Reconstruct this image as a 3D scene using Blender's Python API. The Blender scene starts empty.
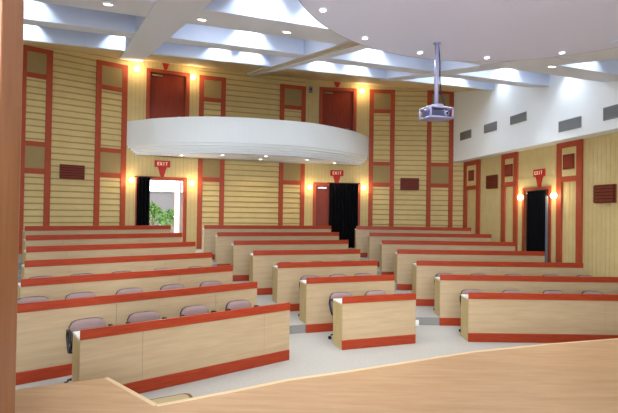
import bpy, bmesh, math, random
from mathutils import Vector, Matrix
random.seed(7)
scene = bpy.context.scene
COL = scene.collection
PI = math.pi
# ------------------------------------------------------------------ camera
FPX, PIT, ROL, HE = 462.05, .0117, .015, 2.1
EYE = Vector((0, 0, HE))
cr, sr, cp, sp = math.cos(ROL), math.sin(ROL), math.cos(PIT), math.sin(PIT)
RT = Vector((cr, -sp*sr, cp*sr)); UP = Vector((-sr, -sp*cr, cp*cr)); FW = Vector((0, cp, sp))
cd = bpy.data.cameras.new('camera'); cam = bpy.data.objects.new('camera', cd); COL.objects.link(cam)
cam.matrix_world = Matrix(((RT.x, UP.x, -FW.x, 0), (RT.y, UP.y, -FW.y, 0), (RT.z, UP.z, -FW.z, HE), (0, 0, 0, 1)))
cd.sensor_width = 36; cd.lens = FPX/618*36; cd.clip_start = .05; cd.clip_end = 200
scene.camera = cam

def ray(px, py): return RT*((px-309)/FPX) + UP*((206.5-py)/FPX) + FW
def hit(px, py, n, d):
    r = ray(px, py); return EYE + r*((d-n.dot(EYE))/n.dot(r))
def hitz(px, py, z): return hit(px, py, Vector((0, 0, 1)), z)

# ------------------------------------------------------------------ materials
MATS = {}
def srgb(c): return tuple(((v/255)/12.92 if v/255 <= .04045 else ((v/255+.055)/1.055)**2.4) for v in c) + (1,)
def mat(name, col, rough=.6, spec=.3, metal=0, var=0, scale=6, stretch=None, col2=None, bump=0, bscale=80, emit=None, estr=0, coat=0):
    m = bpy.data.materials.new(name); m.use_nodes = True
    nt = m.node_tree; b = nt.nodes['Principled BSDF']
    c1 = srgb(col); b.inputs['Base Color'].default_value = c1
    b.inputs['Roughness'].default_value = rough; b.inputs['Specular IOR Level'].default_value = spec
    b.inputs['Metallic'].default_value = metal; b.inputs['Coat Weight'].default_value = coat
    tc = nt.nodes.new('ShaderNodeTexCoord')
    if col2 is not None or var:
        if col2 is None: col2 = tuple(max(0, v*(1-var)) for v in col)
        mp = nt.nodes.new('ShaderNodeMapping'); mp.inputs['Scale'].default_value = stretch or (1, 1, 1)
        nz = nt.nodes.new('ShaderNodeTexNoise'); nz.inputs['Scale'].default_value = scale; nz.inputs['Detail'].default_value = 5
        nz.inputs['Roughness'].default_value = .6
        rp = nt.nodes.new('ShaderNodeValToRGB'); rp.color_ramp.elements[0].position = .3; rp.color_ramp.elements[1].position = .7
        rp.color_ramp.elements[0].color = c1; rp.color_ramp.elements[1].color = srgb(col2)
        nt.links.new(tc.outputs['Object'], mp.inputs[0]); nt.links.new(mp.outputs[0], nz.inputs[0])
        nt.links.new(nz.outputs[0], rp.inputs[0]); nt.links.new(rp.outputs[0], b.inputs['Base Color'])
    if bump:
        n2 = nt.nodes.new('ShaderNodeTexNoise'); n2.inputs['Scale'].default_value = bscale
        bp = nt.nodes.new('ShaderNodeBump'); bp.inputs['Strength'].default_value = bump; bp.inputs['Distance'].default_value = .01
        nt.links.new(tc.outputs['Object'], n2.inputs[0]); nt.links.new(n2.outputs[0], bp.inputs['Height']); nt.links.new(bp.outputs[0], b.inputs['Normal'])
    if emit:
        b.inputs['Emission Color'].default_value = srgb(emit); b.inputs['Emission Strength'].default_value = estr
    MATS[name] = m; return m
mat('cream_board', (208, 190, 138), .6, .2, col2=(200, 180, 126), scale=3)
mat('groove', (182, 156, 104), .8, .1)
mat('cream_plain', (222, 204, 162), .7, .15)
mat('tan_panel', (158, 138, 96), .7, .15, col2=(150, 130, 88), scale=20)
mat('red_trim', (168, 76, 48), .5, .25, col2=(158, 68, 42), scale=5)
mat('desk_red', (164, 64, 34), .4, .3, col2=(142, 46, 24), scale=4, stretch=(1, 6, 14))
mat('desk_wood', (184, 162, 130), .45, .3, col2=(172, 148, 116), scale=3, stretch=(.7, 6, 9))
mat('desk_top', (232, 230, 222), .35, .4)
mat('side_wood', (192, 172, 122), .45, .3, col2=(182, 158, 108), scale=3, stretch=(6, 6, .8))
mat('stage_wood', (184, 152, 118), .35, .3, col2=(166, 132, 98), scale=2.2, stretch=(.8, 7, 4))
mat('nosing', (206, 182, 144), .4, .4)
mat('column_wood', (140, 96, 64), .3, .4, col2=(122, 78, 48), scale=2.5, stretch=(7, 7, .5))
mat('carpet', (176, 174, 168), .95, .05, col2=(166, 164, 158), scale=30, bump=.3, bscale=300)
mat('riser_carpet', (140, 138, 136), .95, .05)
mat('white_paint', (236, 244, 248), .75, .15)
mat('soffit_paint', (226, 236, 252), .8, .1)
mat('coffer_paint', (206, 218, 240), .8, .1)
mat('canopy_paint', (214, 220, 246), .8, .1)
mat('beige_strip', (204, 196, 176), .6, .2)
mat('dark_door', (138, 52, 30), .45, .3, col2=(124, 42, 24), scale=3, stretch=(6, 6, .7))
mat('speaker_brown', (112, 44, 26), .55, .3)
mat('speaker_dark', (70, 26, 16), .6, .2)
mat('vent_grey', (128, 132, 136), .6, .3)
mat('vent_dark', (70, 74, 78), .7, .2)
mat('chrome', (190, 190, 190), .25, .5, metal=1)
mat('curtain_black', (14, 14, 18), .9, .05)
mat('curtain_lining', (110, 115, 130), .8, .1)
mat('sign_red', (176, 40, 28), .5, .3)
mat('sign_text', (246, 200, 180), .6, .2, emit=(255, 190, 170), estr=.3)
mat('lamp_warm', (255, 236, 200), .5, .2, emit=(255, 222, 160), estr=9)
mat('lamp_white', (255, 250, 240), .5, .2, emit=(255, 246, 232), estr=6)
mat('fabric', (146, 126, 124), .95, .05, col2=(134, 114, 112), scale=60, bump=.2, bscale=400)
mat('black_plastic', (22, 22, 24), .45, .4)
mat('projector_grey', (150, 150, 176), .45, .35)
mat('projector_blue', (66, 72, 108), .45, .35)
mat('glass_dark', (10, 10, 20), .08, .6)
mat('cage_metal', (140, 140, 172), .4, .4)
mat('leaf', (66, 112, 32), .5, .3, col2=(42, 84, 22), scale=5)
mat('stem', (110, 90, 60), .8, .1)
mat('outdoor_wall', (84, 83, 88), .8, .1)
mat('outdoor_ground', (226, 224, 220), .9, .1)
mat('door_leaf', (196, 160, 150), .5, .3)
mat('cable', (30, 30, 50), .6, .2)
mat('step_rim', (104, 82, 50), .6, .2)
mat('step_top', (170, 154, 118), .5, .3)

# ------------------------------------------------------------------ mesh builder
class MB:
    def __init__(s): s.v = []; s.f = []; s.m = []; s.mats = []; s.sm = []
    def mi(s, name):
        if name not in s.mats: s.mats.append(name)
        return s.mats.index(name)
    def add(s, vs, fs, m, smooth=False):
        o = len(s.v); s.v += [tuple(v) for v in vs]; k = s.mi(m)
        for f in fs: s.f.append(tuple(i+o for i in f)); s.m.append(k); s.sm.append(smooth)
    def hexa(s, p, m): s.add(p, [(0, 3, 2, 1), (4, 5, 6, 7), (0, 1, 5, 4), (1, 2, 6, 5), (2, 3, 7, 6), (3, 0, 4, 7)], m)
    def box(s, x0, x1, y0, y1, z0, z1, m):
        s.hexa([(x0, y0, z0), (x1, y0, z0), (x1, y1, z0), (x0, y1, z0), (x0, y0, z1), (x1, y0, z1), (x1, y1, z1), (x0, y1, z1)], m)
    def prism(s, poly, z0, z1, m, side=None):
        """poly (x,y) counter-clockwise; z0,z1 numbers or functions of (x,y)"""
        n = len(poly); a = z0 if callable(z0) else (lambda x, y: z0); b = z1 if callable(z1) else (lambda x, y: z1)
        vs = [(x, y, a(x, y)) for x, y in poly] + [(x, y, b(x, y)) for x, y in poly]
        s.add(vs, [tuple(range(n))[::-1], tuple(range(n, 2*n))], m)
        s.add(vs, [(i, (i+1) % n, (i+1) % n+n, i+n) for i in range(n)], side or m)
    def tube(s, path, r, m, n=8, closed=False, cap=True):
        P = [Vector(p) for p in path]; vs = []; k = len(P)
        for i, p in enumerate(P):
            if closed: d = P[(i+1) % k]-P[i-1]
            else: d = P[min(i+1, k-1)]-P[max(i-1, 0)]
            d.normalize(); a = d.orthogonal().normalized() if i == 0 else (a-d*a.dot(d)).normalized(); b = d.cross(a)
            rr = r[i] if isinstance(r, (list, tuple)) else r
            vs += [p+(a*math.cos(t)+b*math.sin(t))*rr for t in [2*PI*j/n for j in range(n)]]
        fs = []
        for i in range(k if closed else k-1):
            for j in range(n):
                A = i*n; B = ((i+1) % k)*n
                fs.append((A+j, A+(j+1) % n, B+(j+1) % n, B+j))
        if cap and not closed: fs += [tuple(range(n))[::-1], tuple(range((k-1)*n, k*n))]
        s.add(vs, fs, m, True)
    def lathe(s, prof, m, n=20, c=(0, 0, 0), axis='z'):
        vs = []
        for r, z in prof:
            for j in range(n):
                t = 2*PI*j/n; x, y = r*math.cos(t), r*math.sin(t)
                q = (x, y, z) if axis == 'z' else (x, z, y) if axis == 'y' else (z, x, y)
                vs.append((q[0]+c[0], q[1]+c[1], q[2]+c[2]))
        fs = []
        for i in range(len(prof)-1):
            for j in range(n): fs.append((i*n+j, i*n+(j+1) % n, (i+1)*n+(j+1) % n, (i+1)*n+j))
        fs += [tuple(range(n))[::-1], tuple(range((len(prof)-1)*n, len(prof)*n))]
        s.add(vs, fs, m, True)
    def build(s, name, parent=None, bevel=0, loc=None, rz=None, sub=0):
        me = bpy.data.meshes.new(name); me.from_pydata(s.v, [], s.f); 
        for m in s.mats: me.materials.append(MATS[m])
        for p, k, sm in zip(me.polygons, s.m, s.sm): p.material_index = k; p.use_smooth = sm
        bm = bmesh.new(); bm.from_mesh(me); bmesh.ops.recalc_face_normals(bm, faces=bm.faces); bm.to_mesh(me); bm.free()
        o = bpy.data.objects.new(name, me); COL.objects.link(o)
        if parent: o.parent = parent
        if loc is not None: o.location = loc
        if rz is not None: o.rotation_euler = (0, 0, rz)
        if bevel:
            bv = o.modifiers.new('bevel', 'BEVEL'); bv.width = bevel; bv.segments = 2; bv.limit_method = 'ANGLE'
        if sub:
            sb = o.modifiers.new('sub', 'SUBSURF'); sb.levels = sub; sb.render_levels = sub
        return o
def empty(name, loc, rz=0):
    o = bpy.data.objects.new(name, None); o.location = loc; o.rotation_euler = (0, 0, rz); o.empty_display_size = .1; COL.objects.link(o); return o
def tag(o, label, cat, group=None):
    o['label'] = label; o['category'] = cat
    if group: o['group'] = group
    return o
def struct(o): o['kind'] = 'structure'; return o
def copy_tree(o, parent=None):
    c = o.copy(); COL.objects.link(c)
    if parent: c.parent = parent
    for ch in list(o.children): copy_tree(ch, c)
    return c
def spot(name, loc, energy, col, size, blend=.6, rad=.05, parent=None, aim=None):
    l = bpy.data.lights.new(name, 'SPOT'); l.energy = energy; l.color = col; l.spot_size = size; l.spot_blend = blend; l.shadow_soft_size = rad
    o = bpy.data.objects.new(name, l); COL.objects.link(o); o.location = loc
    if aim is not None: o.rotation_euler = (Vector(aim)).to_track_quat('-Z', 'Y').to_euler()
    if parent: o.parent = parent
    return o
def point(name, loc, energy, col, rad=.04, parent=None):
    l = bpy.data.lights.new(name, 'POINT'); l.energy = energy; l.color = col; l.shadow_soft_size = rad
    o = bpy.data.objects.new(name, l); COL.objects.link(o); o.location = loc
    if parent: o.parent = parent
    return o
WARM = (1, .78, .5); WHITE = (1, .95, .88); COOL = (.82, .9, 1)

# ------------------------------------------------------------------ hall frames
AL, AM, AR = math.radians(37.8), math.radians(19.28), math.radians(.2)
ANG = {'L': AL, 'M': AM, 'R': AR}
D0 = {'L': 5.367, 'M': 6.521, 'R': 7.646}; SP = {'L': 1.0867, 'M': 1.0833, 'R': 1.078}
DW = {'L': 14.23, 'M': 14.94, 'R': 16.0}
RISE, DH = .147, .812
def N(b): return Vector((-math.sin(ANG[b]), math.cos(ANG[b]), 0))
def U(b): return Vector((math.cos(ANG[b]), math.sin(ANG[b]), 0))
def P2(b, d, t): v = N(b)*d+U(b)*t; return v
def isect(b, d, c, e):
    n1, n2 = N(b), N(c); det = n1.x*n2.y-n1.y*n2.x
    return Vector(((d*n2.y-e*n1.y)/det, (n1.x*e-n2.x*d)/det, 0))

# ------------------------------------------------------------------ walls
class Plane:      # vertical plane given by two floor points, left to right as seen from the hall
    def __init__(s, P, Q):
        s.P = Vector((P.x, P.y, 0)); d = Vector((Q.x-P.x, Q.y-P.y, 0)); s.L = d.length; s.u = d/s.L
        s.n = Vector((-s.u.y, s.u.x, 0)); s.d = s.n.dot(s.P); s.a = math.atan2(s.u.y, s.u.x)
    def t(s, px, py=200): return (hit(px, py, s.n, s.d)-s.P).dot(s.u)
    def z(s, px, py): return hit(px, py, s.n, s.d).z
    def to(s, px, py, off): return (hit(px, py, s.n, s.d-off)-s.P).dot(s.u)
    def zo(s, px, py, off): return hit(px, py, s.n, s.d-off).z
    def w(s, t, off=0, z=0): return s.P+s.u*t+s.n*off+Vector((0, 0, z))
Lw = Plane(P2('L', DW['L'], -6), P2('L', DW['L'], 6)); Mw = Plane(P2('M', DW['M'], -6), P2('M', DW['M'], 6)); Rw = Plane(P2('R', DW['R'], -6), P2('R', DW['R'], 8))
LL = Lw.w(Lw.t(-70)); LR = Lw.w(Lw.t(125)); ML = Mw.w(Mw.t(197)); MR = Mw.w(Mw.t(304)); RL = Rw.w(Rw.t(368)); 
th = math.radians(11); nb = Vector((math.cos(th), math.sin(th), 0)); ub = Vector((-math.sin(th), math.cos(th), 0))
DB, DLOW = 7.938, 8.325
yR = 16.0
def on_side(d, y): return Vector(((d-nb.y*y)/nb.x, y, 0))
CORN = on_side(DLOW, 16.02)
WL = Plane(LL, LR); B1 = Plane(LR, ML); WM = Plane(ML, MR); B2 = Plane(MR, RL); WR = Plane(RL, CORN)
SIDE = Plane(CORN, on_side(DLOW, -2.5))
TOP = 7.3
def boards_h(mb, x0, x1, z0, z1, pitch=.172):
    mb.box(x0, x1, .012, .15, z0, z1, 'groove')
    z = math.floor(z0/pitch)*pitch
    while z < z1:
        a, b = max(z, z0), min(z+pitch-.034, z1)
        if b-a > .01:
            mb.hexa([(x0, -.03, a), (x1, -.03, a), (x1, .012, a), (x0, .012, a), (x0, 0, b), (x1, 0, b), (x1, .012, b), (x0, .012, b)], 'cream_board')
        z += pitch
def boards_v(mb, x0, x1, z0, z1, pitch=.12):
    mb.box(x0, x1, .01, .15, z0, z1, 'groove')
    x = math.floor(x0/pitch)*pitch
    while x < x1:
        a, b = max(x, x0), min(x+pitch-.009, x1)
        if b-a > .005: mb.box(a, b, 0, .01, z0, z1, 'cream_board')
        x += pitch
def wall(name, pl, rects, fn):
    mb = MB()
    for r in rects: fn(mb, *r)
    return struct(mb.build(name, loc=pl.P, rz=pl.a))
wall('wall_back_left', WL, [(0, WL.L, .5, TOP)], boards_h)
wall('wall_back_middle', WM, [(0, WM.L, .5, TOP)], boards_h)
wall('wall_back_right', WR, [(0, WR.L, .5, TOP)], boards_h)
FB = .882; ZD = 3.0; ZU = 4.0; ZUT = 6.28
def bay(name, pl, lo, hi):
    (a, b), (c, d) = lo, hi
    wall(name, pl, [(0, a, FB, ZU), (b, pl.L, FB, ZU), (a, b, ZD, ZU), (0, c, ZU, TOP), (d, pl.L, ZU, TOP), (c, d, ZUT, TOP)], boards_v)
d1 = (B1.t(139), B1.t(183)); d1u = (B1.t(148), B1.t(184))
d2 = (B2.t(316), B2.t(357)); d2u = (B2.t(321), B2.t(352))
bay('wall_back_left_bay', B1, d1, d1u)
bay('wall_back_right_bay', B2, d2, d2u)
# right side wall: low boarded wall, bulkhead above
sd = (SIDE.t(525), SIDE.t(549.5)); ZSF, ZST = .588, 2.78
wall('wall_right', SIDE, [(0, sd[0], 0, 3.95), (sd[1], SIDE.L, 0, 3.95), (sd[0], sd[1], ZST, 3.95), (sd[0], sd[1], 0, ZSF)], boards_v)
mb = MB(); BP = Plane(on_side(DB, 16.15), on_side(DB, -2.5))
mb.box(0, BP.L, 0, .75, 3.9, TOP, 'white_paint')
struct(mb.build('wall_right_upper', loc=BP.P, rz=BP.a))
# hall left wall, wall behind the stage (never in the photo, they close the room)
LB = Vector((LL.x-.6, -2.6, 0))
pl = Plane(LB, LL); mb = MB(); mb.box(0, pl.L, 0, .15, 0, TOP, 'cream_plain'); struct(mb.build('wall_left', loc=pl.P, rz=pl.a))
RB = on_side(DLOW, -2.5)
pl = Plane(RB, LB); WX0, WX1, WZ0, WZ1 = pl.L/2-4.2, pl.L/2+4.2, .9, 3.4  # opening cut for the added fill window
mb = MB()
for q in ((-.3, WX0, 0, TOP), (WX1, pl.L+.2, 0, TOP), (WX0, WX1, 0, WZ0), (WX0, WX1, WZ1, TOP)): mb.box(q[0], q[1], .05, .2, q[2], q[3], 'cream_plain')
WF = pl
struct(mb.build('wall_front', loc=pl.P, rz=pl.a))

# ---- trims: the red framed panels
tn = [0]
def panel(pl, pxs, rails, squares, ztop, zbot, w=.15, deep=.035, red_sq=None, off=-.052):
    """pxs: outer left and right pixel columns; rails (z0,z1); squares (z0,z1)"""
    tn[0] += 1
    x0, x1 = pl.t(pxs[0]), pl.t(pxs[1])
    mb = MB()
    mb.box(x0, x0+w, off, .0, zbot, ztop, 'red_trim'); mb.box(x1-w, x1, off, .0, zbot, ztop, 'red_trim')
    for a, b in rails: mb.box(x0+w, x1-w, off+.004, 0, a, b, 'red_trim')
    for a, b in squares: mb.box(x0+w, x1-w, off+.012, 0, a, b, 'tan_panel')
    if red_sq:
        for a, b, c in red_sq:
            mb.box(x0+w, x1-w, off+.014, 0, a, b, 'cream_board'); m = (x0+x1)/2; h = (b-a)
            mb.box(m-c/2, m+c/2, off-.012, 0, a+h*.24, b-h*.24, 'speaker_brown'); mb.box(m-c/2+.05, m+c/2-.05, off-.02, 0, a+h*.24+.05, b-h*.24-.05, 'dark_door')
    return struct(mb.build('trim_%d' % tn[0], loc=pl.P, rz=pl.a, bevel=.004))
rl = [(6.245, 6.38), (5.56, 5.69), (3.74, 3.87), (3.01, 3.153)]; sq = [(5.69, 6.245), (3.153, 3.74)]
panel(WL, (17, 49.8), rl, sq, 6.38, FB)
panel(WL, (93.5, 125), rl, sq, 6.38, FB)
panel(WM, (197.2, 223.8), rl, sq, 6.38, FB)
panel(WM, (278.3, 304), rl, sq, 6.38, FB)
panel(WR, (368.2, 393.6), rl, sq, 6.38, FB)
panel(WR, (426, 452.3), rl, sq, 6.38, FB)
def zs(px, py): return SIDE.z(px, py)
ra = [(3.74, 3.9), (2.93, 3.06)]
panel(SIDE, (464.5, 480.5), ra, [], 3.9, FB, w=.2, red_sq=[(3.06, 3.74, .32)])
panel(SIDE, (502.3, 518.3), ra, [], 3.9, .588, w=.17, red_sq=[(3.06, 3.74, .34)])
panel(SIDE, (557.8, 583.2), [(3.76, 3.9), (2.93, 3.06)], [], 3.9, .294, w=.17, red_sq=[(3.06, 3.76, .36)])
# raised door surround on the side wall
tn[0] += 1
mb = MB(); a, b = SIDE.t(518.4), SIDE.t(557.7)
zt = SIDE.z(538, 177.5)
for x0, x1, z0, z1 in ((a, sd[0]-.12, ZSF, zt), (sd[1]+.12, b, ZSF, zt), (sd[0]-.12, sd[1]+.12, ZST+.12, zt)):
    mb.box(x0, x1, -.012, 0, z0, z1, 'cream_board')
x = a
struct(mb.build('trim_%d' % tn[0], loc=SIDE.P, rz=SIDE.a))

# ---- doors
dn = [0]
def door(pl, x0, x1, z0, z1, leaf=True, fw=.11, closed=True):
    dn[0] += 1
    r = struct(empty('door_%d' % dn[0], pl.P, pl.a))
    mb = MB(); mb.box(x0-fw, x0, -.04, .12, z0, z1+fw, 'red_trim'); mb.box(x1, x1+fw, -.04, .12, z0, z1+fw, 'red_trim'); mb.box(x0, x1, -.04, .12, z1, z1+fw, 'red_trim')
    mb.build('door_frame', r, bevel=.004)
    if leaf:
        mb = MB(); mb.box(x0, x1, .05, .1, z0, z1, 'dark_door'); 
        lf = mb.build('door_leaf', r)
        mb = MB(); mb.tube([(x1-.12, .05, z0+1.0), (x1-.12, -.0, z0+1.0), (x1-.25, -.0, z0+1.0)], .011, 'chrome'); mb.build('door_handle', lf)
        mb = MB(); mb.box(x0+.06, x0+.36, .0, .05, z1-.1, z1-.04, 'chrome'); mb.build('door_closer', lf)
    return r
dr1 = door(B1, d1[0], d1[1], FB, ZD, leaf=False)
door(B2, d2[0], d2[1], FB, ZD)
door(B1, d1u[0], d1u[1], ZU, ZUT)
door(B2, d2u[0], d2u[1], ZU, ZUT)
door(SIDE, sd[0], sd[1], ZSF, ZST, fw=.07)
# the open leaf of the left door, swung outwards
mb = MB(); mb.box(-.04, 0, .05, .95, FB+.01, ZD-.02, 'door_leaf'); mb.box(-.05, .0, .95, .98, FB+.01, ZD-.02, 'dark_door')
lf = mb.build('door_leaf', dr1); lf.location = (d1[1]-.04, .06, 0); lf.rotation_euler = (0, 0, math.radians(3))
mb = MB(); mb.tube([(-.045, .86, FB+1.0), (-.09, .86, FB+1.0), (-.09, .72, FB+1.0)], .011, 'chrome'); mb.build('door_handle', lf)

# ---- floor with terraces
FA = lambda b, i: D0[b]+i*SP[b]
def front_line(i):
    a = isect('L', FA('L', i), 'M', FA('M', i)); b = isect('M', FA('M', i), 'R', FA('R', i))
    l = P2('L', FA('L', i), -4.5); 
    r = Vector(((DLOW+.05-nb.y*FA('R', i))/nb.x, FA('R', i), 0))
    return [l, a, b, r]
mb = MB()
fl = [(LB.x-.1, -2.7), (RB.x+.2, -2.7), (CORN.x+.3, 16.4), (CORN.x-4, 18), (-8, 18), (-16, 10.5)]
mb.prism([(-12.5, -2.7), (9.3, -2.7), (9, 17), (-12.5, 17)], -.2, 0, 'carpet')
for i in range(1, 7):
    q = front_line(i)
    back = [Vector((CORN.x+.05, 16.1, 0)), RL, MR, ML, LR, LL]
    poly = [(p.x, p.y) for p in q+back]
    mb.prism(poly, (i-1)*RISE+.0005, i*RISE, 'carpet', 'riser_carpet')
struct(mb.build('floor'))

# ------------------------------------------------------------------ ceiling
AC = math.radians(18.5); nC = Vector((-math.sin(AC), math.cos(AC), 0)); uC = Vector((math.cos(AC), math.sin(AC), 0))
MS, Z0 = .2165, 3.363
def S(x, y, off=0): return Z0+MS*(nC.x*x+nC.y*y)+off
def tq(t, q): v = uC*t+nC*q; return (v.x, v.y)
def cbeam(name, pts, o0, o1, m, side=None):
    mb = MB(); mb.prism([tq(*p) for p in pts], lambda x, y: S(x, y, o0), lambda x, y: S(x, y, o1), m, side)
    return struct(mb.build(name))
CD = .75
cbeam('ceiling', [(-9, 3.0), (10.6, 3.0), (11.5, 17.5), (-9, 17.5)], CD, CD+.15, 'coffer_paint')
mb = MB(); zf = Z0+MS*3.0+CD
mb.prism([tq(-10, -6.5), tq(10.6, -6.5), tq(10.6, 3.0), tq(-10, 3.0)], zf, zf+.15, 'soffit_paint'); struct(mb.build('ceiling_front'))
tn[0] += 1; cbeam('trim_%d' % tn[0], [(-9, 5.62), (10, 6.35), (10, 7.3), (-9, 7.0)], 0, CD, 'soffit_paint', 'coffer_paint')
tn[0] += 1; cbeam('trim_%d' % tn[0], [(-9, 8.95), (9.6, 8.9), (9.5, 9.65), (-9, 9.65)], 0, CD, 'soffit_paint', 'coffer_paint')
# last lip with the plain band running back to the wall
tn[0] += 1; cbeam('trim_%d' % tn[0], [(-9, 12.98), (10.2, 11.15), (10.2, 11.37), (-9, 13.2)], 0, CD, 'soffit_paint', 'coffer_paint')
tn[0] += 1; cbeam('trim_%d' % tn[0], [(-9, 13.2), (10.2, 11.37), (11.5, 17.3), (-9, 17.3)], .03, CD, 'cream_plain')
# the long beams running back
tn[0] += 1; cbeam('trim_%d' % tn[0], [(.13, 4.6), (.68, 4.6), (-.5, 15.45), (-1.15, 15.45)], -.012, CD, 'soffit_paint', 'coffer_paint')
tn[0] += 1
mb = MB()
for (a0, a1, b0, b1, o, m) in ((2.84, 3.36, 2.8, 3.14, -.03, 'beige_strip'), (2.98, 3.24, 2.9, 3.05, -.075, 'soffit_paint')):
    mb.prism([tq(a0, 5.3), tq(a1, 5.3), tq(b1, 15.5), tq(b0, 15.5)], lambda x, y: S(x, y, o), lambda x, y: S(x, y, CD if o > -.05 else -.03), m, 'coffer_paint' if o > -.05 else 'beige_strip')
struct(mb.build('trim_%d' % tn[0]))
tn[0] += 1; cbeam('trim_%d' % tn[0], [(5.72, 5.6), (6.3, 5.6), (6.5, 12.0), (6.1, 12.0)], -.01, CD, 'soffit_paint', 'coffer_paint')

SN = Vector((-MS*nC.x, -MS*nC.y, 1))
tn[0] += 1; mb = MB(); q = [hit(x, y, SN, Z0) for x, y in ((545, 66.5), (640, 57), (640, 38), (517, 57))]
mb.prism([(p.x, p.y) for p in q], lambda x, y: S(x, y, 0), lambda x, y: S(x, y, CD), 'soffit_paint', 'coffer_paint'); struct(mb.build('trim_%d' % tn[0]))
# round canopy over the stage edge
h = 2.2; CC = (1.08*h, 1.87*h); CRAD = 1.19*h
edge = [(295.7, 0), (315.5, 17.5), (336, 33), (351.5, 40), (368, 46), (391, 52.4), (420, 58), (449, 61.5), (477.7, 62.3), (517, 59.9), (564, 56), (618, 46.8)]
E = [hitz(x, y, HE+h) for x, y in edge]
cx = sum(0 for e in E); 
def circ_fit(P):
    import itertools
    # Kasa least squares
    Sx = sum(p.x for p in P); Sy = sum(p.y for p in P); n = len(P)
    M = Matrix(((sum(p.x*p.x for p in P), sum(p.x*p.y for p in P), Sx), (sum(p.x*p.y for p in P), sum(p.y*p.y for p in P), Sy), (Sx, Sy, n)))
    v = Vector((sum((p.x**2+p.y**2)*p.x for p in P), sum((p.x**2+p.y**2)*p.y for p in P), sum(p.x**2+p.y**2 for p in P)))
    s = M.inverted() @ v; return s.x/2, s.y/2, math.sqrt(s.z+s.x**2/4+s.y**2/4)
cxx, cyy, crr = circ_fit(E)
print('CANOPY', cxx, cyy, crr)
can = empty('ceiling_canopy', (cxx, cyy, HE+h))
tag(can, 'large round flat pale canopy hung below the ceiling over the stage, ringed with small lamps', 'ceiling canopy')
mb = MB(); n = 96
mb.prism([(crr*math.cos(2*PI*k/n), crr*math.sin(2*PI*k/n)) for k in range(n)], 0, .06, 'canopy_paint'); mb.build('panel', can)
mb = MB(); mb.tube([(crr*math.cos(2*PI*k/n), crr*math.sin(2*PI*k/n), .01) for k in range(n)], .012, 'vent_grey', 6, closed=True); o = mb.build('edge_trim', can)
mb = MB(); mb.prism([((crr-.12)*math.cos(2*PI*k/n), (crr-.12)*math.sin(2*PI*k/n)) for k in range(n)], .06, .2, 'soffit_paint'); mb.build('rim', can)

# ------------------------------------------------------------------ downlights
def downlight(loc, label, group, energy, col=WHITE, r=.06, size=110, slope=False, rad=.05):
    o = empty('downlight', loc)
    tag(o, label, 'downlight', group)
    mb = MB(); mb.lathe([(r*1.3, 0), (r*1.3, -.012), (r, -.014), (r, -.004)], 'white_paint', 20); mb.build('ring', o)
    mb = MB(); mb.lathe([(r*.98, -.005), (r*.9, -.016), (0.01, -.018)], 'lamp_white', 20); mb.build('lens', o)
    if slope: o.rotation_euler = (Vector((-MS*nC.x, -MS*nC.y, 1))).to_track_quat('Z', 'Y').to_euler()
    if energy: spot('lamp', (0, 0, -.04), energy, col, math.radians(size), .7, rad, o)
    return o
nm = ['first', 'second', 'third', 'fourth', 'fifth', 'sixth', 'seventh']
for k, (x, y) in enumerate([(323, 9.5), (365, 37.5), (420, 52), (487, 57), (562, 52)]):
    p = hitz(x, y, HE+h)
    downlight(p, '%s lit downlight from the left along the rim of the round ceiling canopy' % nm[k], 'downlights in the round canopy', 60, WHITE, .034, 140)
def onS(px, py, off=0):
    n = Vector((-MS*nC.x, -MS*nC.y, 1)); return hit(px, py, n, Z0+off)
for k, (x, y, w) in enumerate([(108, 3.5, 'left of the wide ceiling beam'), (202, 19, 'just right of the wide ceiling beam'), (287, 31.5, 'between the wide beam and the striped beam'), (552, 66, 'right of the hanging projector')]):
    p = onS(x, y, -.002)
    downlight(p, 'small oval downlight in the ceiling cross beam, %s' % w, 'downlights in the ceiling cross beam', 90, WHITE, .06, 120, True)
for k, (x, y) in enumerate([(181.7, 155), (222.5, 154.8), (260.5, 159), (266, 155.8), (307, 159.4), (334.6, 162.8)]):
    p = hitz(x, y, 3.738)
    downlight(p, '%s lit downlight from the left in the balcony underside' % nm[k], 'downlights under the balcony', 22, WARM, .05, 130)

# coffer lamps: spots hidden above the cross beams that scallop the coffer faces
def cof(t, q, e=60, col=COOL, back=.22, size=95, drop=.12):
    v = uC*t+nC*(q-back); z = S(v.x, v.y, CD-drop)
    o = empty('coffer_lamp', (v.x, v.y, z+.02))
    mb = MB(); mb.lathe([(.05, .08), (.05, 0), (.06, -.02)], 'white_paint', 12); mb.build('can', o)
    mb = MB(); mb.lathe([(.045, .005), (.02, .004)], 'lamp_white', 12); mb.build('lens', o)
    spot('lamp', (0, 0, -.03), e, col, math.radians(size), .5, .03, o, aim=(nC.x*.25, nC.y*.25, -1))
    return o
pos = []
for t in (-5.2, -2.1, 1.7, 4.3, 7.9): pos.append((t, 8.93, 'second'))
for t in (-2.9, -.9+.0, 1.5, 2.3, 4.2, 5.2, 8.2): pos.append((t, 12.98-(t+9)*.0953, 'rear'))
for t in (1.3, 2.2, 4.6, 7.2): pos.append((t, 5.62+(t+9)*.0384, 'front'))
for k, (t, q, w) in enumerate(pos):
    o = cof(t, q); 
    tag(o, 'recessed cool white lamp up inside the %s row of ceiling coffers, washing the coffer face' % w, 'recessed lamp', 'recessed lamps in the %s row of coffers' % w)
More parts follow.
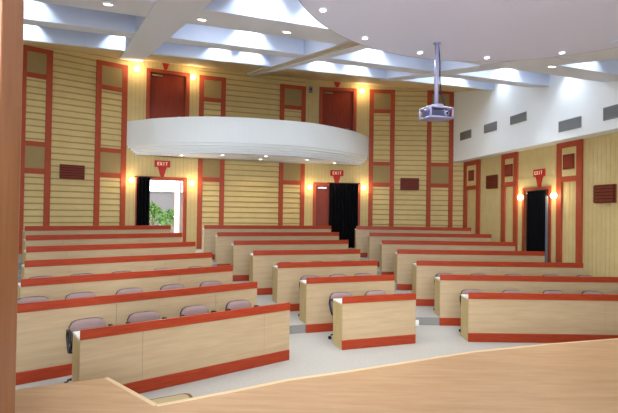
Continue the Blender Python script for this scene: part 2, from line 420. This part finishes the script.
# wall washers on the bulkhead
for k, (px, py, e, c) in enumerate([(503, 84, 30, COOL), (571, 80, 30, COOL), (480, 86, 14, WARM), (610, 78, 14, WARM), (457, 88, 30, COOL)]):
    p = hit(px, py, BP.n, BP.d-.0)
    p = p - BP.n*.34
    o = empty('coffer_lamp', (p.x, p.y, p.z+.35))
    mb = MB(); mb.lathe([(.04, .08), (.04, 0), (.05, -.02)], 'white_paint', 12); mb.build('can', o)
    spot('lamp', (0, 0, -.03), e, c, math.radians(100), .9, .03, o, aim=(BP.n.x*.35, BP.n.y*.35, -1))
    tag(o, 'small recessed lamp washing the white upper side wall', 'recessed lamp', 'recessed lamps along the white upper side wall')

# ------------------------------------------------------------------ balcony
bt = [(125.3, 123), (141, 119.8), (158.8, 118), (197.7, 116.5), (240, 117.3), (289, 120.7), (318, 123.9), (347, 129.5), (361, 133.5), (368.6, 137.3)]
ZB = 4.72
C0 = [hitz(x, y, ZB) for x, y in bt]
C0[0] = Vector((LR.x, LR.y, 0)) - WL.n*.0; C0[-1] = Vector((RL.x, RL.y, 0))
C0 = [Vector((p.x, p.y, 0)) for p in C0]
def catmull(P, n=8):
    R = []
    for i in range(len(P)-1):
        a, b, c, d = P[max(i-1, 0)], P[i], P[i+1], P[min(i+2, len(P)-1)]
        for k in range(n):
            t = k/n; R.append(.5*((2*b)+(c-a)*t+(2*a-5*b+4*c-d)*t*t+(3*b-a-3*c+d)*t**3))
    R.append(P[-1]); return R
CB = catmull(C0)
print('BALC', [(round(p.x, 2), round(p.y, 2)) for p in C0])
def inset(P, d):
    mid = (P[0]+P[-1])/2; R = []
    for i, p in enumerate(P):
        t = (P[min(i+1, len(P)-1)]-P[max(i-1, 0)]).normalized(); n = Vector((-t.y, t.x, 0))
        R.append(p+n*d)
    R[0] = P[0]+(P[-1]-P[0]).normalized()*d*1.0+Vector((0, 0, 0)); R[-1] = P[-1]-(P[-1]-P[0]).normalized()*d*1.0
    return R
bal = empty('balcony', (CB[40].x, CB[40].y, 3.738)); base = Vector(bal.location)
tag(bal, 'white curved balcony with solid parapet projecting from the back wall', 'balcony')
def ring(d0, d1, z0, z1, m):
    A = inset(CB, d0) if d0 else CB; B = inset(CB, d1); mb = MB(); vs = []; n = len(A)
    for p in A: vs += [(p.x-base.x, p.y-base.y, z0-base.z), (p.x-base.x, p.y-base.y, z1-base.z)]
    for p in B: vs += [(p.x-base.x, p.y-base.y, z0-base.z), (p.x-base.x, p.y-base.y, z1-base.z)]
    fs = []
    for i in range(n-1):
        a, b = 2*i, 2*i+2; c, d = 2*n+2*i, 2*n+2*i+2
        fs += [(a, b, b+1, a+1), (c, c+1, d+1, d), (a+1, b+1, d+1, c+1), (a, c, d, b)]
    fs += [(0, 1, 2*n+1, 2*n), (2*n-2, 4*n-2, 4*n-1, 2*n-1)]
    mb.add(vs, fs, m, False); return mb
ring(0, .14, 4.0, ZB, 'white_paint').build('parapet', bal)
ring(.05, .3, 3.92, 4.0, 'white_paint').build('moulding', bal)
ring(.13, .4, 3.85, 3.92, 'white_paint').build('moulding', bal)
ring(.2, .5, 3.80, 3.85, 'white_paint').build('moulding', bal)
mb = MB(); I = inset(CB, .26)
poly = [(p.x-base.x, p.y-base.y) for p in I]+[(MR.x-base.x, MR.y-base.y-.01), (ML.x-base.x+.01, ML.y-base.y)]
mb.prism(poly, 0, .12, 'soffit_paint'); mb.build('underside', bal)
mb = MB(); I = inset(CB, .14); poly = [(p.x-base.x, p.y-base.y) for p in I]+[(MR.x-base.x, MR.y-base.y-.01), (ML.x-base.x+.01, ML.y-base.y)]
mb.prism(poly, .12, .262, 'carpet'); mb.build('deck', bal)

# ------------------------------------------------------------------ EXIT signs, sconces, curtains, speakers, vents
FONT = {'E': [(0, 0, .16, 1), (0, 0, .6, .17), (0, .42, .52, .58), (0, .83, .6, 1)], 'I': [(.22, 0, .38, 1)], 'T': [(.22, 0, .38, 1), (0, .83, .6, 1)]}
def exit_sign(pl, px, py, label, w=.46, hh=.2, drop=.3):
    t = pl.to(px, py, .05); z = pl.zo(px, py, .05)
    o = empty('exit_sign', pl.w(t, -.002, z), pl.a); tag(o, label, 'exit sign')
    mb = MB(); mb.box(-w/2, w/2, -.05, 0, -hh/2, hh/2, 'sign_red'); mb.build('board', o, bevel=.008)
    mb = MB(); y0 = -.035
    mb.hexa([(-.045, y0, -hh/2-drop), (.045, y0, -hh/2-drop), (.045, 0, -hh/2-drop), (-.045, 0, -hh/2-drop), (-.13, y0, -hh/2), (.13, y0, -hh/2), (.13, 0, -hh/2), (-.13, 0, -hh/2)], 'sign_red')
    mb.build('bracket', o)
    mb = MB(); s = hh*.5; wd = .08
    for i, ch in enumerate('EXIT'):
        ox = (i-1.5)*wd-.03
        for a, b, c, d in (FONT[ch] if ch != 'X' else []):
            mb.box(ox+a*s, ox+c*s, -.056, -.049, (b-.5)*s, (d-.5)*s, 'sign_text')
        if ch == 'X':
            for sg in (1, -1):
                xa, xb = (0, .6) if sg == 1 else (.6, 0)
                p = [(ox+(xa-.1)*s, -.5*s), (ox+(xa+.1)*s, -.5*s), (ox+(xb+.1)*s, .5*s), (ox+(xb-.1)*s, .5*s)]
                mb.hexa([(p[0][0], -.056, p[0][1]), (p[1][0], -.056, p[1][1]), (p[1][0], -.049, p[1][1]), (p[0][0], -.049, p[0][1]),
                         (p[3][0], -.056, p[3][1]), (p[2][0], -.056, p[2][1]), (p[2][0], -.049, p[2][1]), (p[3][0], -.049, p[3][1])], 'sign_text')
    tx = mb.build('lettering', o); tx['label'] = 'pale EXIT lettering'
exit_sign(B1, 162.5, 163.8, 'red EXIT sign over the open doorway under the balcony')
exit_sign(B2, 337, 173, 'red EXIT sign over the black curtain under the balcony')
exit_sign(SIDE, 538.5, 172.8, 'red EXIT sign over the curtained door in the right side wall', .42, .19, .28)
exit_sign(B1, 166, 57, 'red EXIT sign bracket above the left upper balcony door', .46, .16, .3)
exit_sign(B2, 337.5, 78.5, 'red EXIT sign bracket above the right upper balcony door', .46, .18, .2)
def sconce(pl, px, py, label, e=9):
    t = pl.to(px, py, .1); z = pl.zo(px, py, .1)
    o = empty('wall_lamp', pl.w(t, -.002, z), pl.a); tag(o, label, 'wall lamp', None)
    mb = MB(); mb.lathe([(.055, 0), (.055, -.02), (.03, -.03)], 'chrome', 16, axis='y'); mb.build('wall_plate', o)
    mb = MB(); mb.lathe([(.02, -.08)]+[(.075*math.sin(a), .0-.08*math.cos(a)) for a in [PI*k/10 for k in range(1, 10)]]+[(.01, .08)], 'lamp_warm', 18, c=(0, -.1, 0)); mb.build('globe', o)
    point('bulb', (0, -.22, 0), e, WARM, .07, o)
sconce(B1, 131.5, 180.3, 'glowing globe wall lamp left of the open doorway')
sconce(B1, 192, 183.4, 'glowing globe wall lamp right of the open doorway')
sconce(B2, 309.8, 187, 'glowing globe wall lamp left of the door half covered by a black curtain')
sconce(B2, 363.5, 187.8, 'glowing globe wall lamp right of the black curtain under the balcony')
sconce(SIDE, 520.6, 197.4, 'glowing globe wall lamp left of the side wall curtain')
sconce(SIDE, 553.8, 195.7, 'glowing globe wall lamp right of the side wall curtain')
sconce(B1, 137, 69, 'glowing globe wall lamp left of the left balcony door')
sconce(B1, 193, 77, 'glowing globe wall lamp right of the left balcony door')
sconce(B2, 362, 91, 'glowing globe wall lamp right of the right balcony door')

def curtain(pl, px0, px1, py_top, zb, label, folds, lining=False, top_squeeze=0):
    x0, x1 = pl.to(px0, 200, .13), pl.to(px1, 200, .13); zt = pl.zo((px0+px1)/2, py_top, .13)
    o = empty('curtain', pl.w((x0+x1)/2, -.13, zb+.01), pl.a); tag(o, label, 'curtain')
    W = x1-x0; n = folds*8; mb = MB(); vs = []; rows = 10
    for r in range(rows+1):
        k = r/rows; z = (zt-zb-.01)*k
        for i in range(n+1):
            s = i/n; x = (s-.5)*W*(1-top_squeeze*k*.2); y = .045*math.sin(s*folds*2*PI+.4*math.sin(3*k))*(1-.3*k)
            vs.append((x, y, z))
    fs = [(r*(n+1)+i, r*(n+1)+i+1, (r+1)*(n+1)+i+1, (r+1)*(n+1)+i) for r in range(rows) for i in range(n)]
    mb.add(vs, fs, 'curtain_black', True); c = mb.build('drape', o)
    sm = c.modifiers.new('thick', 'SOLIDIFY'); sm.thickness = .01
    mb = MB(); mb.tube([(-W/2-.08, 0, zt-zb+.0), (W/2+.08, 0, zt-zb+.0)], .016, 'black_plastic'); mb.build('rail', o)
    if lining:
        mb = MB(); mb.box(W/2-.0, W/2+.05, -.01, .03, 0, (zt-zb)*.93, 'curtain_lining'); q = mb.build('lining', o); q['label'] = 'pale grey curtain lining edge'
    return o
curtain(B1, 136.6, 149.5, 177.2, FB, 'narrow black curtain drawn to the left of the open doorway', 4)
curtain(B2, 329.3, 358, 183.5, FB, 'wide black curtain covering most of the door under the balcony', 8)
curtain(SIDE, 527, 545.8, 191, ZSF, 'black curtain with pale edge in the right side wall doorway', 7, True)

def speaker(pl, px0, px1, py0, py1, label, slats=0, dp=.2):
    x0, x1 = pl.to(px0, 185, dp), pl.to(px1, 185, dp); c = (px0+px1)/2; za, zb = pl.zo(c, py1, dp), pl.zo(c, py0, dp); W = x1-x0; Hh = zb-za
    o = empty('wall_speaker', pl.w((x0+x1)/2, -.002, za), pl.a); tag(o, label, 'wall speaker')
    mb = MB(); mb.box(-W/2, W/2, -dp+.02, 0, 0, Hh, 'speaker_brown'); mb.build('cabinet', o, bevel=.008)
    mb = MB(); mb.box(-W/2+.02, W/2-.02, -dp, -dp+.02, .02, Hh-.02, 'speaker_dark')
    k = slats or 6
    for i in range(k): z = .02+(Hh-.04)*(i+.5)/k; mb.box(-W/2+.02, W/2-.02, -dp-.012, -dp, z-(Hh/k)*.32, z+(Hh/k)*.32, 'speaker_brown')
    mb.build('grille', o)
speaker(WL, 60, 84.6, 164.7, 178.8, 'reddish brown wall speaker on the left back wall between two red framed panels', 5, .14)
speaker(WR, 401, 419.3, 178, 190, 'reddish brown wall speaker on the back wall right of the balcony', 5, .14)
speaker(SIDE, 485.8, 496.3, 175, 188.5, 'small reddish brown wall speaker near the back corner of the right side wall', 5, .06)
speaker(SIDE, 593, 614.5, 184.5, 203, 'large slatted reddish brown wall speaker at the far right of the side wall', 5, .06)
# small grey detector near the right balcony door
t = B2.t(310.6, 90); z = B2.z(310.6, 90); o = empty('wall_sensor', B2.w(t, 0, z), B2.a); tag(o, 'small grey box on the wall left of the right balcony door', 'wall sensor')
mb = MB(); mb.box(-.06, .06, -.1, 0, -.1, .1, 'vent_grey'); mb.build('housing', o, bevel=.01)
mb = MB(); mb.lathe([(.035, -.1), (.03, -.12), (.01, -.13)], 'glass_dark', 12, axis='y'); mb.build('eye', o)
def vent(quad, label):
    (xl, yt, yb), (xr, yt2, yb2) = quad
    x0, x1 = BP.t(xl, 130), BP.t(xr, 130); zt = (BP.z(xl, yt)+BP.z(xr, yt2))/2; zb = (BP.z(xl, yb)+BP.z(xr, yb2))/2
    o = empty('air_vent', BP.w((x0+x1)/2, -.002, zb), BP.a); tag(o, label, 'air vent', 'grey air vents on the white upper side wall')
    W, Hh = x1-x0, zt-zb; mb = MB(); f = .03
    mb.box(-W/2, W/2, -.02, 0, 0, f, 'vent_grey'); mb.box(-W/2, W/2, -.02, 0, Hh-f, Hh, 'vent_grey'); mb.box(-W/2, -W/2+f, -.02, 0, f, Hh-f, 'vent_grey'); mb.box(W/2-f, W/2, -.02, 0, f, Hh-f, 'vent_grey')
    mb.build('frame', o)
    mb = MB(); mb.box(-W/2+f, W/2-f, -.004, 0, f, Hh-f, 'vent_dark'); k = 8
    for i in range(k):
        z = f+(Hh-2*f)*(i+.5)/k; mb.hexa([(-W/2+f, -.016, z-.014), (W/2-f, -.016, z-.014), (W/2-f, -.012, z-.014), (-W/2+f, -.012, z-.014), (-W/2+f, -.006, z+.012), (W/2-f, -.006, z+.012), (W/2-f, -.002, z+.012), (-W/2+f, -.002, z+.012)], 'vent_grey')
    mb.build('louvre', o)
vent(((460.6, 132.6, 140.4), (471.5, 129.5, 137.9)), 'smallest grey louvred air vent high on the side wall, nearest the back corner')
vent(((484.5, 125.2, 133.4), (497, 121, 130)), 'grey louvred air vent, second from the back corner on the upper side wall')
vent(((510.6, 117.5, 125.2), (526.5, 110.7, 120.4)), 'grey louvred air vent, third from the back corner on the upper side wall')
vent(((559.2, 122.3, 132.6), (581.5, 115.5, 127.2)), 'large grey air vent set lower on the upper side wall, above the red panel')
vent(((603.8, 108.7, 121), (626, 101.5, 115.8)), 'grey air vent cut by the right edge of the photo, on the upper side wall')

# ------------------------------------------------------------------ desks and chairs
def make_chair():
    r = empty('office_chair', (0, 0, 0))
    # seat
    def cushion(w, d, hgt, c, m, tilt=0, curve=0, rnd=.08):
        mb = MB(); nx, ny = 8, 6; vs = []
        rows = []
        for side in (1, -1):
            for j in range(ny+1):
                for i in range(nx+1):
                    u = i/nx*2-1; v = j/ny*2-1
                    k = .16
                    x = u*w/2*(1-k*max(0, abs(v))**4); y = v*d/2*(1-k*max(0, abs(u))**4)
                    e = max(abs(u), abs(v)); z = side*hgt/2*(1-.75*e**6)+curve*u*u
                    vs.append((x, y, z))
        n = (nx+1)*(ny+1); fs = []
        for j in range(ny):
            for i in range(nx):
                a = j*(nx+1)+i; q = (a, a+1, a+nx+2, a+nx+1); fs.append(q); fs.append(tuple(n+t for t in q[::-1]))
        bd = [i for i in range(nx+1)]+[(j)*(nx+1)+nx for j in range(1, ny+1)]+[ny*(nx+1)+i for i in range(nx-1, -1, -1)]+[j*(nx+1) for j in range(ny-1, 0, -1)]
        for a, b in zip(bd, bd[1:]+bd[:1]): fs.append((a, n+a, n+b, b))
        R = Matrix.Rotation(tilt, 4, 'X')
        vs = [tuple(R @ Vector(v)+Vector(c)) for v in vs]
        mb.add(vs, fs, m, True); return mb
    cushion(.44, .44, .07, (0, 0, .445), 'fabric').build('seat', r)
    cushion(.42, .34, .06, (0, .20, .57), 'fabric', math.radians(81), curve=.035).build('backrest', r)
    sh = cushion(.43, .35, .022, (0, .232, .567), 'black_plastic', math.radians(81), curve=.035).build('back_shell', r)
    for s in (-1, 1):
        mb = MB(); x = s*.235
        mb.tube([(s*.2, .02, .41), (x, .0, .42), (x, -.12, .50), (x, -.14, .58), (x, -.10, .645), (x, .02, .665), (x, .12, .65), (x, .14, .58), (x, .08, .48), (x, .02, .42)], .016, 'black_plastic', 8)
        mb.build('armrest', r)
    mb = MB(); mb.tube([(0, .05, .405), (0, .2, .39), (0, .255, .44), (0, .25, .54)], .018, 'black_plastic'); mb.build('back_bracket', r)
    mb = MB(); mb.lathe([(.028, .10), (.028, .26), (.018, .262), (.018, .4), (.09, .402), (.09, .415)], 'black_plastic', 12); mb.build('gas_column', r)
    for k in range(5):
        a = 2*PI*k/5+.3; c, s = math.cos(a), math.sin(a)
        mb = MB(); mb.tube([(.02*c, .02*s, .115), (.14*c, .14*s, .10), (.25*c, .25*s, .07)], [.022, .018, .013], 'black_plastic', 6); lg = mb.build('base_leg', r)
        mb = MB(); mb.lathe([(.012, -.018), (.029, -.014), (.029, .014), (.012, .018)], 'black_plastic', 10, c=(0, 0, 0), axis='y'); cs = mb.build('caster', lg); cs.location = (.26*c, .26*s, .0295)
    return r
proto = make_chair(); used = [False]
BN = {'L': 'left', 'M': 'middle', 'R': 'right'}
ORD = ['front', 'second', 'third', 'fourth', 'fifth', 'sixth', 'rearmost']
def place_chair(b, i, t, rz, label, k):
    o = proto if not used[0] else copy_tree(proto)
    used[0] = True
    p = P2(b, FA(b, i)+(.6 if b == 'L' and i < 2 else .5 if i < 2 else .46), t); o.location = (p.x, p.y, i*RISE+.0005); o.rotation_euler = (0, 0, ANG[b]+rz)
    tag(o, label, 'chair', 'chairs behind the %s desk of the %s block' % (ORD[i], BN[b]))
EXT = {'L': [(1.11, 3.83), (.62, 3.95), (.79, 4.09), (.95, 4.21), (1.09, 4.33), (1.2, 4.47), (1.3, 4.6)],
       'M': [(2.84, 4.13), (2.63, 4.36), (2.41, 4.56), (2.16, 4.69), (1.93, 4.87), (1.70, 5.07), (1.49, 5.27)],
       'R': [(2.68, 6.35), (2.52, 6.12), (2.33, 5.86), (2.13, 5.6), (1.94, 5.39), (1.76, 5.2), (1.5, 5.01)]}
CH = {('L', 0): [1.36, 2.04, 2.76, 3.46], ('L', 1): [.9, 1.5, 2.18, 2.86, 3.53], ('L', 2): [1.13, 1.7, 2.33, 3.04, 3.7],
      ('M', 0): [3.13, 3.78], ('M', 1): [2.88, 3.55-.0, 4.1], ('R', 0): [3.0, 3.74, 4.47, 5.18, 5.85], ('R', 1): [2.84, 3.53, 4.22, 5.0, 5.7]}
CH[('M', 1)] = [2.96, 3.52, 4.06]
JOINT = {('R', 0): [2.27], ('L', 1): [1.15, 2.6]}
for b in 'LMR':
    for i in range(7):
        t0, t1 = EXT[b][i]; W = t1-t0; p = P2(b, FA(b, i), t0)
        o = empty('bench_desk', (p.x, p.y, i*RISE), ANG[b])
        w = ORD[i]; lab = '%s long wooden bench desk of the %s block with red rail and red base' % (w, BN[b])
        tag(o, lab, 'desk', 'bench desks of the %s block' % BN[b])
        zb = -RISE if i else 0; e = -.012
        mb = MB(); g = .0012; js = JOINT.get((b, i), [.66, 2.3] if b == 'L' else [1.7] if W > 2.4 else []); js = [0]+[j for j in js if j < W-.2]+[W]; n = len(js)-1
        for k in range(n): mb.box(js[k]+(g if k else 0), js[k+1]-(g if k < n-1 else 0), -.02, -.0015, zb+.145, DH-.1, 'desk_wood')
        mb.box(.03, W-.03, 0, .012, .01, DH-.1, 'desk_wood')
        mb.build('front_panel', o)
        mb = MB(); mb.box(0, W, -.032, .0-.0015, DH-.105, DH, 'desk_red'); mb.build('top_rail', o, bevel=.004)
        mb = MB(); mb.box(0, W, -.03, -.0015, zb+.0015, zb+.147, 'desk_red'); mb.build('base_band', o, bevel=.003)
        mb = MB(); mb.box(0, W, 0, .36, DH-.125, DH-.098, 'desk_top'); mb.build('desktop', o, bevel=.004)
        for x in (0, W-.03):
            mb = MB(); mb.box(x, x+.03, .0, .35, .002, DH-.126, 'side_wood'); mb.build('side_panel', o)
        if W > 2.2:
            mb = MB(); mb.box(W/2-.015, W/2+.015, .013, .2, .002, DH-.126, 'side_wood'); mb.build('support_panel', o)
        ts = CH.get((b, i))
        if not ts:
            n = int(W/.68); ts = [t0+W*(k+.5)/n for k in range(n)]
        for k, t in enumerate(ts):
            side = nm[k]
            place_chair(b, i, t, random.uniform(-.06, .06) if i else random.uniform(-.03, .03),
                        'mauve chair with black arms, %s from left behind the %s desk, %s block' % (side, ORD[i], BN[b]), k)

# small white box on the step between the middle and right blocks
p = hit(416.8, 325, N('R'), D0['R']+SP['R']-.04)
o = empty('socket_box', (p.x, p.y, .0015)); tag(o, 'small white box against the grey aisle step right of the front middle desk', 'socket box')
mb = MB(); mb.box(-.035, .035, -.025, .025, 0, .1, 'desk_top'); mb.build('housing', o, bevel=.004)
mb = MB(); mb.box(-.02, .02, -.03, -.025, .04, .08, 'white_paint'); mb.build('socket', o)
# ------------------------------------------------------------------ stage, wooden column, step
ZS = .5
front = [(106.8, 377.7), (156.6, 405.2), (230, 391.5), (288.3, 379.6), (350, 371.0), (410, 361.6), (476, 351.4), (548, 344.2), (618, 338.8)]
F = [hitz(x, y, ZS) for x, y in [(-40, 396), (16.5, 389.3)]+front]
F = [Vector((p.x, p.y, 0)) for p in F]
F.append(Vector((5.4, 6.35, 0))); F.append(Vector((6.9, 6.5, 0)))
st = empty('stage', (0, 3.0, 0)); tag(st, 'light wooden stage floor with pale edge strip in the foreground', 'stage')
poly = [(p.x, p.y-3) for p in F]+[(7.5, -5.4), (-6, -5.4), (-6, F[0].y-3)]
mb = MB(); mb.prism(poly, .001, ZS, 'stage_wood'); mb.build('platform', st)
mb = MB()
for a, b in zip(F[2:], F[3:]):
    d = (b-a).normalized(); n = Vector((-d.y, d.x, 0)); q = [a-n*.03, b-n*.03, b+n*.012, a+n*.012]
    mb.prism([(v.x, v.y-3) for v in q], ZS-.04, ZS+.004, 'nosing')
mb.build('edge_strip', st)
xr = hit(20.5, 200, Vector((0, 1, 0)), 2.7).x
cl = empty('wooden_column', (xr-.6, 2.6, ZS)); tag(cl, 'tall wood clad column at the left edge of the stage', 'column')
mb = MB(); mb.box(-.6, .6, -.1, .1, .001, zf-ZS-.002, 'column_wood'); mb.build('cladding', cl, bevel=.01)
# low step in front of the stage
p = hitz(172, 400, .24)
sg = empty('stage_step', (p.x, p.y-.1, 0), math.radians(30)); tag(sg, 'small low step with rounded corners and dark rim in front of the stage edge', 'step')
def rrect(w, d, r, n=6):
    pts = []
    for cx_, cy_, a0 in ((w/2-r, d/2-r, 0), (-w/2+r, d/2-r, 90), (-w/2+r, -d/2+r, 180), (w/2-r, -d/2+r, 270)):
        for k in range(n+1): a = math.radians(a0+90*k/n); pts.append((cx_+r*math.cos(a), cy_+r*math.sin(a)))
    return pts
mb = MB(); mb.prism(rrect(.5, .4, .07), .001, .24, 'step_rim'); mb.build('rim', sg)
mb = MB(); mb.prism(rrect(.42, .32, .06), .24, .25, 'step_top'); mb.build('tread', sg)

# ------------------------------------------------------------------ projector
pt = hitz(437, 42.5, HE+h)
D = pt.y
def at(px, py): return hit(px, py, Vector((0, 1, 0)), D)
pm = empty('projector_mount', pt); tag(pm, 'silver ceiling pole with open metal cage hanging from the round canopy', 'projector mount')
pb = at(437, 107.5); L = pt.z-pb.z
mb = MB(); mb.lathe([(.05, 0), (.05, -.012), (.03, -.02)], 'cage_metal', 16); mb.build('ceiling_plate', pm)
mb = MB(); mb.tube([(0, 0, -.015), (0, 0, -L)], .026, 'cage_metal', 12); mb.build('pole', pm)
mb = MB(); pth = []
for k in range(13):
    s = k/12; pth.append((.03+.10*s*s+.012*math.sin(7*s), .03, -.03-(L)*s))
mb.tube(pth, .007, 'cable', 6); mb.build('cable', pm)
a = .32; ww, dd, hh_ = .32, .25, .125
body_z = -L-.02
cg = MB()
R = Matrix.Rotation(a, 4, 'Z')
def rv(x, y, z): v = R @ Vector((x, y, z)); return v
for z in (body_z-hh_, body_z):
    c4 = [rv(-ww/2, -dd/2, z), rv(ww/2, -dd/2, z), rv(ww/2, dd/2, z), rv(-ww/2, dd/2, z)]
    for u, v in zip(c4, c4[1:]+c4[:1]): cg.tube([u, v], .0135, 'cage_metal', 6)
for x, y in ((-ww/2, -dd/2), (ww/2, -dd/2), (ww/2, dd/2), (-ww/2, dd/2)): cg.tube([rv(x, y, body_z), rv(x, y, body_z-hh_)], .014, 'cage_metal', 6)
c8 = [rv(x, y, z) for z in (body_z-hh_-.006, body_z-hh_+.004) for x, y in ((-ww/2, -dd/2), (ww/2, -dd/2), (ww/2, dd/2), (-ww/2, dd/2))]
cg.hexa(c8, 'cage_metal')
cg.build('cage', pm)
mb = MB(); mb.hexa([rv(-.1, -.08, body_z), rv(.1, -.08, body_z), rv(.1, .08, body_z), rv(-.1, .08, body_z), rv(-.05, -.05, body_z+.06), rv(.06, -.05, body_z+.06), rv(.06, .05, body_z+.06), rv(-.05, .05, body_z+.06)], 'cage_metal'); mb.build('bracket', pm)
pj = empty('projector', (pt.x, pt.y, pt.z+body_z-hh_+.005), a); tag(pj, 'blue grey projector inside the hanging metal cage', 'projector')
mb = MB(); mb.box(-.135, .135, -.1, .1, 0, .09, 'projector_blue'); mb.build('housing', pj, bevel=.012)
mb = MB(); mb.lathe([(.03, -.1), (.03, -.115), (.026, -.12)], 'projector_grey', 16, c=(.08, 0, .05), axis='y'); mb.build('lens_ring', pj)
mb = MB(); mb.lathe([(.023, -.115), (.018, -.124), (.005, -.127)], 'glass_dark', 16, c=(.08, 0, .05), axis='y'); mb.build('lens', pj)
mb = MB()
for k in range(5): mb.box(-.11, .02, -.104, -.099, .022+k*.014, .028+k*.014, 'vent_dark')
mb.build('vent_grille', pj)

# ------------------------------------------------------------------ outside the open door
def outp(t, off, z=0): return B1.w(t, off, z)
mb = MB(); q = [outp(-9, .16), outp(10, .16), outp(14, 14), outp(-14, 14)]
mb.prism([(p.x, p.y) for p in q], FB-.2, FB-.02, 'outdoor_ground'); o = mb.build('terrace_outside'); struct(o); o.name = 'floor_outside'
dc = (d1[0]+d1[1])/2
c = outp(dc, 8.0); o = empty('garden_wall', (c.x, c.y, FB-.02), B1.a); tag(o, 'pale grey outdoor wall seen through the open doorway', 'garden wall')
zt_ = B1.z(160, 193)
mb = MB(); rr = hit(160, 192, B1.n, B1.d+8.0).z
mb.box(-5, 5, 0, .2, 0, rr-FB, 'outdoor_wall'); mb.build('panel', o); mb = MB(); mb.box(-5, 5, -.04, .24, rr-FB, rr-FB+.06, 'outdoor_wall'); mb.build('coping', o)
def shrub(px, off, height, lab, n=150, spread=.5):
    c = hit(px, 210, B1.n, B1.d+off); o = empty('shrub', (c.x, c.y, FB-.02)); tag(o, lab, 'shrub')
    mb = MB()
    for k in range(7):
        a = random.uniform(0, 2*PI); mb.tube([(0, 0, 0), (.1*math.cos(a), .1*math.sin(a), height*.5), (spread*.6*math.cos(a), spread*.6*math.sin(a), height*.85)], [.02, .014, .006], 'stem', 5)
    mb.build('stems', o); mb = MB()
    for k in range(n):
        a = random.uniform(0, 2*PI); e = random.uniform(-.4, 1.4); r = spread*random.uniform(.5, 1)
        p = Vector((r*math.cos(a)*math.cos(e), r*math.sin(a)*math.cos(e), height*.62+height*.38*math.sin(e)*random.uniform(.7, 1)))
        d = Vector((random.uniform(-1, 1), random.uniform(-1, 1), random.uniform(-.3, 1))).normalized(); s = d.orthogonal().normalized(); l = random.uniform(.12, .22)
        mb.add([p, p+d*l*.5+s*l*.25, p+d*l, p+d*l*.5-s*l*.25], [(0, 1, 2, 3)], 'leaf')
    mb.build('foliage', o)
shrub(152, 2.4, 1.4, 'bright green leafy shrub outside the open doorway, the left one', 240, .42)
shrub(170, 3.6, 1.2, 'bright green leafy shrub outside the open doorway, the right one', 200, .36)

# ------------------------------------------------------------------ light
w = bpy.data.worlds.new('World'); scene.world = w; w.use_nodes = True
w.node_tree.nodes['Background'].inputs[0].default_value = (.92, .96, 1, 1); w.node_tree.nodes['Background'].inputs[1].default_value = 8.5
def area(loc, size, e, col, aim, name='fill_area', label=None):
    l = bpy.data.lights.new(name, 'AREA'); l.energy = e; l.color = col; l.size = size[0]; l.shape = 'RECTANGLE'; l.size_y = size[1]
    o = bpy.data.objects.new(name, l); COL.objects.link(o); o.location = loc; o.rotation_euler = Vector(aim).to_track_quat('-Z', 'Y').to_euler(); return o
# added fill lights without fixtures: spots behind the camera, area lights inside the coffers
for x, e, tx in ((-3.2, 1050, -3.2), (-.2, 850, -.6), (3.0, 400, 3.2)):
    spot('front_fill_light', (x, -.8, 4.2), e, (.92, .95, 1), math.radians(82), 1, .35, aim=(tx-x, 11, -3.3))
for t, q in ((-3.2, 10.7), (1.2, 10.7), (4.6, 10.7), (7.6, 10.6), (-3.2, 7.9), (1.4, 7.9), (4.5, 7.9), (7.4, 8.1)):
    v = uC*t+nC*q; area((v.x, v.y, S(v.x, v.y, CD-.04)), (1.6, .5), 22, (.93, .96, 1), (0, 0, -1), 'coffer_fill_light')
# unseen window added behind the camera so sky light fills the hall
mb = MB()
for k in range(7): x = WX0+(WX1-WX0)*k/6; mb.box(x-.03, x+.03, .09, .15, WZ0, WZ1, 'white_paint')
for z in (WZ0+.03, WZ1-.03): mb.box(WX0, WX1, .09, .15, z-.03, z+.03, 'white_paint')
struct(mb.build('fill_window_1', loc=WF.P, rz=WF.a))
l = bpy.data.lights.new('fill_window_portal', 'AREA'); l.shape = 'RECTANGLE'; l.size = WX1-WX0; l.size_y = WZ1-WZ0; l.cycles.is_portal = True
o = bpy.data.objects.new('fill_window_portal', l); COL.objects.link(o); o.location = WF.w((WX0+WX1)/2, .22, (WZ0+WZ1)/2); o.rotation_euler = (-WF.n).to_track_quat('-Z', 'Z').to_euler()
scene.view_settings.view_transform = 'Standard'; scene.view_settings.look = 'None'; scene.view_settings.gamma = 1; scene.view_settings.exposure = .26
scene.cycles.max_bounces = 8
